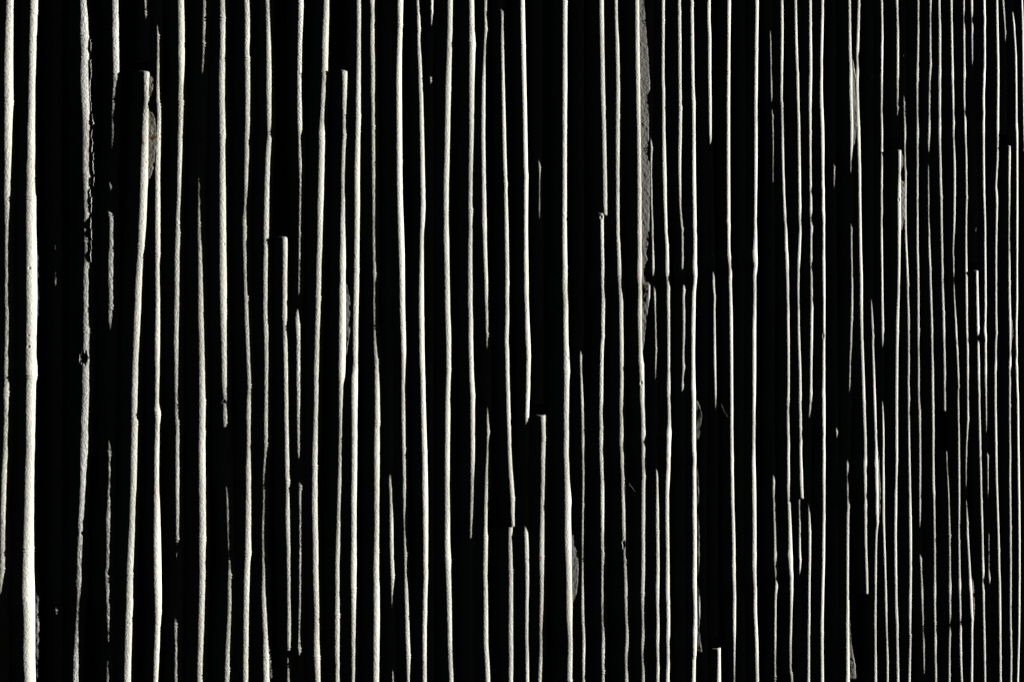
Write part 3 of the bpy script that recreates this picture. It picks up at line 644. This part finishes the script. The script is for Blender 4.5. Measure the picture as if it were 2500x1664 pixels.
# -- labels: poles with something of their own, the rest counted from the nearest of those
OWN = {
 'A1': ('bamboo pole at the left edge whose lit strip leaves the picture near the bottom', None),
 'A2': ('broad limewashed bamboo pole with the widest, brightest lit strip', 'the broad brightest pole'),
 'A2h': ('shaded bamboo pole showing only specks of light beside the broad brightest pole', None),
 'A3': ('greyish bamboo pole with ragged flaking crust and a dark knot hole', 'the flaking pole'),
 'A4': ('weathered bamboo pole lit in broken pieces, just right of the flaking pole', None),
 'A5u': ('short length of bamboo pole above the thick sawn-off pole at upper left', None),
 'A5': ('thick sawn-off bamboo pole at upper left leaning left, rust-spotted mortar beside its top', 'the thick sawn-off pole at upper left'),
 'B6': ('sawn-off bamboo pole left of centre, its top a third of the way down', 'the sawn-off pole topping out a third down'),
 'C1': ('sawn-off bamboo pole near the top with a half-moon of grey mortar lower down', 'the sawn-off pole with the half-moon of mortar'),
 'D1u': ('slim bamboo pole with a twiggy broken tip, ending in a cut three quarters down', None),
 'D1': ('lower bamboo pole starting offset under the slim pole with the twiggy tip', None),
 'D3u': ('shaded bamboo pole with a thin glint above the sawn-off pole at the centre', None),
 'D3': ('sawn-off bamboo pole near the centre, its top just below half height', 'the sawn-off pole below half height'),
 'D4': ('bamboo pole with a crescent of grey mortar on its lower right side', 'the pole with the low mortar crescent'),
 'D5u': ('bamboo pole ending in a broken notch a third of the way down', None),
 'D5': ('bamboo pole starting directly under the broken notch, with rough pitted left edge', None),
 'D7': ('bamboo pole with a long strip of grey mortar along its upper right side', 'the pole with the long mortar strip'),
 'E3': ('bamboo pole with soft dim mortar glow along its lower right side', 'the pole with the soft mortar glow'),
 'E4u': ('bamboo pole fading into shade high up, above the short stub at the bottom edge', None),
 'E4': ('short sawn-off bamboo stub rising just above the bottom edge', 'the short stub at the bottom edge'),
 'E7': ('mostly shaded bamboo pole with thin dashed glints in its upper half', None),
 'E9': ('thin bamboo pole sawn off at its lower end three quarters down', None),
 'E9l': ('dim recessed bamboo pole below the thin pole sawn off at its lower end', None),
 'F1b': ('shaded bamboo pole with one bright node, in the dark gap at right', None),
 'F2': ('bamboo pole with grey mortar webs near the top and at the bottom corner', 'the pole with two mortar webs'),
 'F3': ('bamboo pole at right ending in a cut near the bottom, mortar web on its left', 'the pole cut near the bottom'),
 'F3b': ('bamboo pole emerging halfway down at right with mottled mortar beside it', None),
 'F5u': ('short length of bamboo pole fading out above the sawn-off pole with the holed mortar', None),
 'F5': ('sawn-off bamboo pole at right with a dark hole in the mortar below its top', 'the sawn-off pole with the holed mortar'),
 'F6': ('thin bamboo pole right against the holed mortar of the sawn-off pole', None),
 'G2': ('thin bamboo pole at far right sawn off at its lower end at half height', 'the thin pole sawn off at half height'),
 'G2l': ('thin leaning bamboo pole below the one sawn off at half height', None),
 'G4': ('thin bamboo pole with a lens of pale mortar near the bottom right', 'the thin pole with the lens of mortar'),
 'G5u': ('bamboo pole at far right fading out near the top, above a sawn-off one', None),
 'G5': ('thin sawn-off bamboo pole at far right, its top two fifths down', 'the thin pole sawn off two fifths down'),
 'G8u': ('slanting bamboo tip fading out near the top right corner', None),
 'G8': ('thin sawn-off bamboo pole nearest the right edge, its top a fifth down', 'the sawn-off pole nearest the right edge'),
 'G9': ('last full-height bamboo pole before the right edge', None),
 'G10': ('bamboo pole running out of the picture at the top right corner', None),
}
ORD = ['first', 'second', 'third', 'fourth', 'fifth', 'sixth', 'seventh', 'eighth', 'ninth']
vis = [k for k in ALL if k not in HIDDEN]
full = [k for k in vis if not k.endswith('u') and k not in ('E9l', 'G2l', 'D1', 'A2h')]
def auto_label(k):
    i = full.index(k); best = None
    for j, q in enumerate(full):
        if q in OWN and OWN[q][1] and j != i:
            c = (abs(i - j), j > i)
            if best is None or c < best[0]: best = (c, q, i - j)
    n = best[2]
    gap = sum(1 for s in TR[k] for _ in s)
    wid = np.mean([c - a for s in TR[k] for _, a, c in s])
    kind = 'stout' if wid > 10.5 else 'slim' if wid < 5.5 else 'pale'
    part = 'partly shaded ' if len(TR[k]) > 1 else ''
    return '%s%s pole, %s %s of %s' % (part, kind, ORD[abs(n) - 1], 'right' if n > 0 else 'left', OWN[best[1]][1])
def hid_label(k):
    base = k[:-2]
    ref = OWN[base][1] if base in OWN and OWN[base][1] else None
    if ref: return 'wholly shaded pole just right of ' + ref
    return 'wholly shaded pole between poles ' + {'E3': 'in the dark gap right of the soft mortar glow', 'E5': 'in the dark gap left of the dashed glints'}.get(base, 'in the dark gap by ' + base)
for p in reversed(poles):        # left to right
    if not p.off: refine_pits(p)
    base = xy(p.u, p.v)[0]
    root = empty('bamboo_pole', (float(base[0]), float(base[1] + p.r[0]), float(p.z[0])))
    p.root = root
    v, f, C = culm_mesh(p)
    mt = M_WEATH if p.name in ('A3', 'A4', 'A2h') else M_RUSTP if p.name in ('A5', 'A6') else M_ROUGH if p.name in ('D5', 'B7') else M_POLE
    mesh_obj('culm', v, f, mt, root)
    if p.off:
        p.depth = 4.
        p.lit = None
    for zn in node_rows(p):
        nv, nf = node_mesh(p, zn); mesh_obj('node_ring', nv, nf, M_WEATH if mt is M_WEATH else M_NODE, root)
    if p.cut_top or p.off or True:
        nv, nf = cut_mesh(p, True); mesh_obj('cut_end', nv, nf, M_CUT, root)
    if p.cut_bot:
        nv, nf = cut_mesh(p, False); mesh_obj('cut_end', nv, nf, M_CUT, root)
    if p.off:
        lab = 'bamboo pole carrying the row on beyond the picture edge'
        tag(root, lab, 'pole', 'bamboo poles beyond the picture edges')
    else:
        k = p.name
        lab = hid_label(k) if k in HIDDEN else OWN[k][0] if k in OWN else auto_label(k)
        tag(root, lab, 'pole', 'bamboo poles set upright along the wall')

# ------------------------------------------------------------------ mortar left between poles
MLAB = {('A2', 0): 'narrow mortar fillet at mid height beside the broad brightest pole', ('A2', 1): 'dim mortar fillet low beside the broad brightest pole',
        ('A5', 0): 'small rounded mortar lump at the top of the thick sawn-off pole', ('A5', 1): 'rough rust-spotted mortar patch below the lump beside the thick sawn-off pole',
        ('B5', 0): 'brownish mortar sliver at the bottom edge left of centre', ('C1', 0): 'half-moon mortar patch beside a sawn-off pole, left of centre',
        ('D4', 0): 'crescent mortar patch low near the centre', ('D7', 0): 'long grey mortar strip with notched edge, top half right of centre',
        ('E3', 0): 'small fuzzy mortar patch beside the pole with the soft glow', ('E3', 1): 'dim soft mortar strip running low beside the pole with the glow',
        ('F2', 0): 'pointed grey mortar web between two poles near the top right', ('F2', 1): 'grey mortar wedge at the bottom edge at right',
        ('F3b', 0): 'mottled mortar strip three quarters down at right', ('F5', 0): 'smooth mortar lip at the top of the sawn-off pole at right',
        ('F5', 1): 'pale mortar panel under the dark hole at right', ('G4', 0): 'lens-shaped pale mortar near the bottom right', ('G8', 0): 'tiny mortar sliver near the right edge'}
byname = {p.name: p for p in poles if not p.off}
TG = math.tan(GRAZE)
for p in reversed(poles):
    if p.off: continue
    for wi, (zz, uw, Vw, flat) in enumerate(p.webs):
        n = len(zz); m = 12
        pu = np.interp(zz, p.z, p.u) + .1 * np.interp(zz, p.z, p.r)
        front = []
        for i in range(n):
            span = max(uw[i] - pu[i], .004)
            for j in range(m + 3):
                s = j / m                      # 0 inside the pole, 1 at the shadow edge, beyond it dips away
                uu = pu[i] + span * s
                vv = Vw[i] + (uw[i] - uu) * TG * flat
                if s > 1: vv -= (s - 1) * span * .25
                x_, y_ = xy(uu, vv)
                q = Vector((x_ * 120, y_ * 120, zz[i] * 120))
                vv += .00035 * noise.noise(q) + .0002 * noise.noise(q * 3)
                edge = min(i, n - 1 - i) / 3.0
                if edge < 1: vv -= .004 * (1 - edge) ** 2
                x_, y_ = xy(uu, vv)
                front.append((x_, y_, zz[i]))
        front = np.array(front); M2 = m + 3
        back = front.copy(); back[:, 1] = np.maximum(back[:, 1] + .012, BACK + .004)
        V_ = np.concatenate([front, back]); fa = []
        id_ = np.arange(n * M2).reshape(n, M2); off = n * M2
        for i in range(n - 1):
            for j in range(M2 - 1):
                a, b_, c, d = int(id_[i, j]), int(id_[i, j + 1]), int(id_[i + 1, j + 1]), int(id_[i + 1, j])
                fa.append((a, d, c, b_)); fa.append((a + off, b_ + off, c + off, d + off))
        per = list(id_[0, :]) + list(id_[1:, -1]) + list(id_[-1, -2::-1]) + list(id_[-2:0:-1, 0])
        for a, b_ in zip(per, per[1:] + per[:1]): fa.append((int(a), int(b_), int(b_) + off, int(a) + off))
        o = mesh_obj('mortar_fill', V_, fa, M_RUSTM if p.name == 'A5' else M_MORT)
        tag(o, MLAB[(p.name, wi)], 'mortar', 'mortar left between the poles')

# ------------------------------------------------------------------ flakes of crust along the weathered pole
p = byname['A3']
FL = [(108, 622), (155, 622), (178, 625), (205, 617), (232, 618), (258, 624), (281, 630), (295, 637), (325, 627), (345, 634), (362, 631), (380, 638), (399, 637), (416, 641), (436, 646), (447, 640),
      (470, 618), (489, 626), (508, 626), (545, 622), (572, 628), (598, 624), (625, 622)]
rf = random.Random(3)
for fi, (yy, cx) in enumerate(FL):
    nb = [abs(yy - q[0]) for q in FL if q[0] != yy]; hh = min(.56 * min(nb), 17); ww = rf.uniform(.0012, .0025)
    nz, ns = 15, 4; verts = []
    px = cx / 2.8
    for i in range(nz):
        y_ = yy - hh + 2 * hh * i / (nz - 1); z_ = float(y2z(y_, p.depth))
        V_ = float(np.interp(z_, p.z, p.V)); jag = .0012 * noise.noise(Vector((y_ * .35, cx, 1.)))
        lens = max(0.02, 1 - abs((i - (nz - 1) / 2) / ((nz - 1) / 2)) ** 5) * (.65 + .6 * abs(noise.noise(Vector((y_ * .21, cx * .1, 4.)))))
        ur = float(hit(px + 3.0 * noise.noise(Vector((y_ * .16, 2.2, cx))), V_ + .0004)[0][0])
        for side in (0, 1):
            for j in range(ns):
                s = j / (ns - 1) * lens * ww + jag * (j == ns - 1)
                du = -.62 * s - .0007 * side; dv = .72 * s - .0005 * side + .0006 * math.sin(3.1 * j / (ns - 1))
                x2, y2 = xy(ur + du, V_ + .0002 + dv)
                verts.append((float(x2), float(y2), z_))
    fa = []; W_ = 2 * ns
    for i in range(nz - 1):
        for j in range(ns - 1):
            a = i * W_ + j
            fa.append((a, a + 1, a + 1 + W_, a + W_)); fa.append((a + ns, a + ns + W_, a + ns + 1 + W_, a + ns + 1))
        a = i * W_; fa.append((a, a + W_, a + W_ + ns, a + ns)); a += ns - 1; fa.append((a, a + ns, a + ns + W_, a + W_))
    mesh_obj('flake', verts, fa, M_FLAKE, p.root)

# ------------------------------------------------------------------ two bits of straw caught on the wall
def straw(x0, y0, x1, y1, lab):
    z_ = []; pts = []
    for s in np.linspace(0, 1, 7):
        x, y = x0 + s * (x1 - x0), y0 + s * (y1 - y0) + 1.5 * math.sin(3 * s)
        u_, t_ = plan_u(x); zc = float(y2z(y, t_[0])); V_ = float(shadow_height(u_, np.array([zc]))[0])
        q = [pp for pp in poles if np.interp(zc, pp.z, pp.u) > u_[0] + .004]
        V_ = max(float(np.interp(zc + (np.interp(zc, pp.z, pp.u) - u_[0]) * TE, pp.z, pp.v, left=-9, right=-9)) for pp in q)
        uu, _ = hit(x, V_ + .0006); pts.append(Vector((*[float(c) for c in xy(uu[0], V_ + .0006)], zc)))
    root = None; verts = []; K = 6
    for i, q in enumerate(pts):
        rr = .0005 * (1 - .5 * abs(i - 2) / 5)
        for j in range(K):
            a = 2 * math.pi * j / K; verts.append((q.x + rr * math.cos(a), q.y + rr * math.sin(a), q.z))
    fa = [(i * K + j, i * K + (j + 1) % K, (i + 1) * K + (j + 1) % K, (i + 1) * K + j) for i in range(len(pts) - 1) for j in range(K)]
    fa += [tuple(range(K))[::-1], tuple(range((len(pts) - 1) * K, len(pts) * K))]
    o = mesh_obj('straw', verts, fa, M_STRAW); tag(o, lab, 'straw', 'bits of straw caught on the wall')
straw(1760, 986, 1777, 1018, 'tiny diagonal straw in the dark gap right of the fuzzy mortar patch')
straw(1534, 1177, 1552, 1200, 'tiny diagonal straw in the dark gap below the long mortar strip')
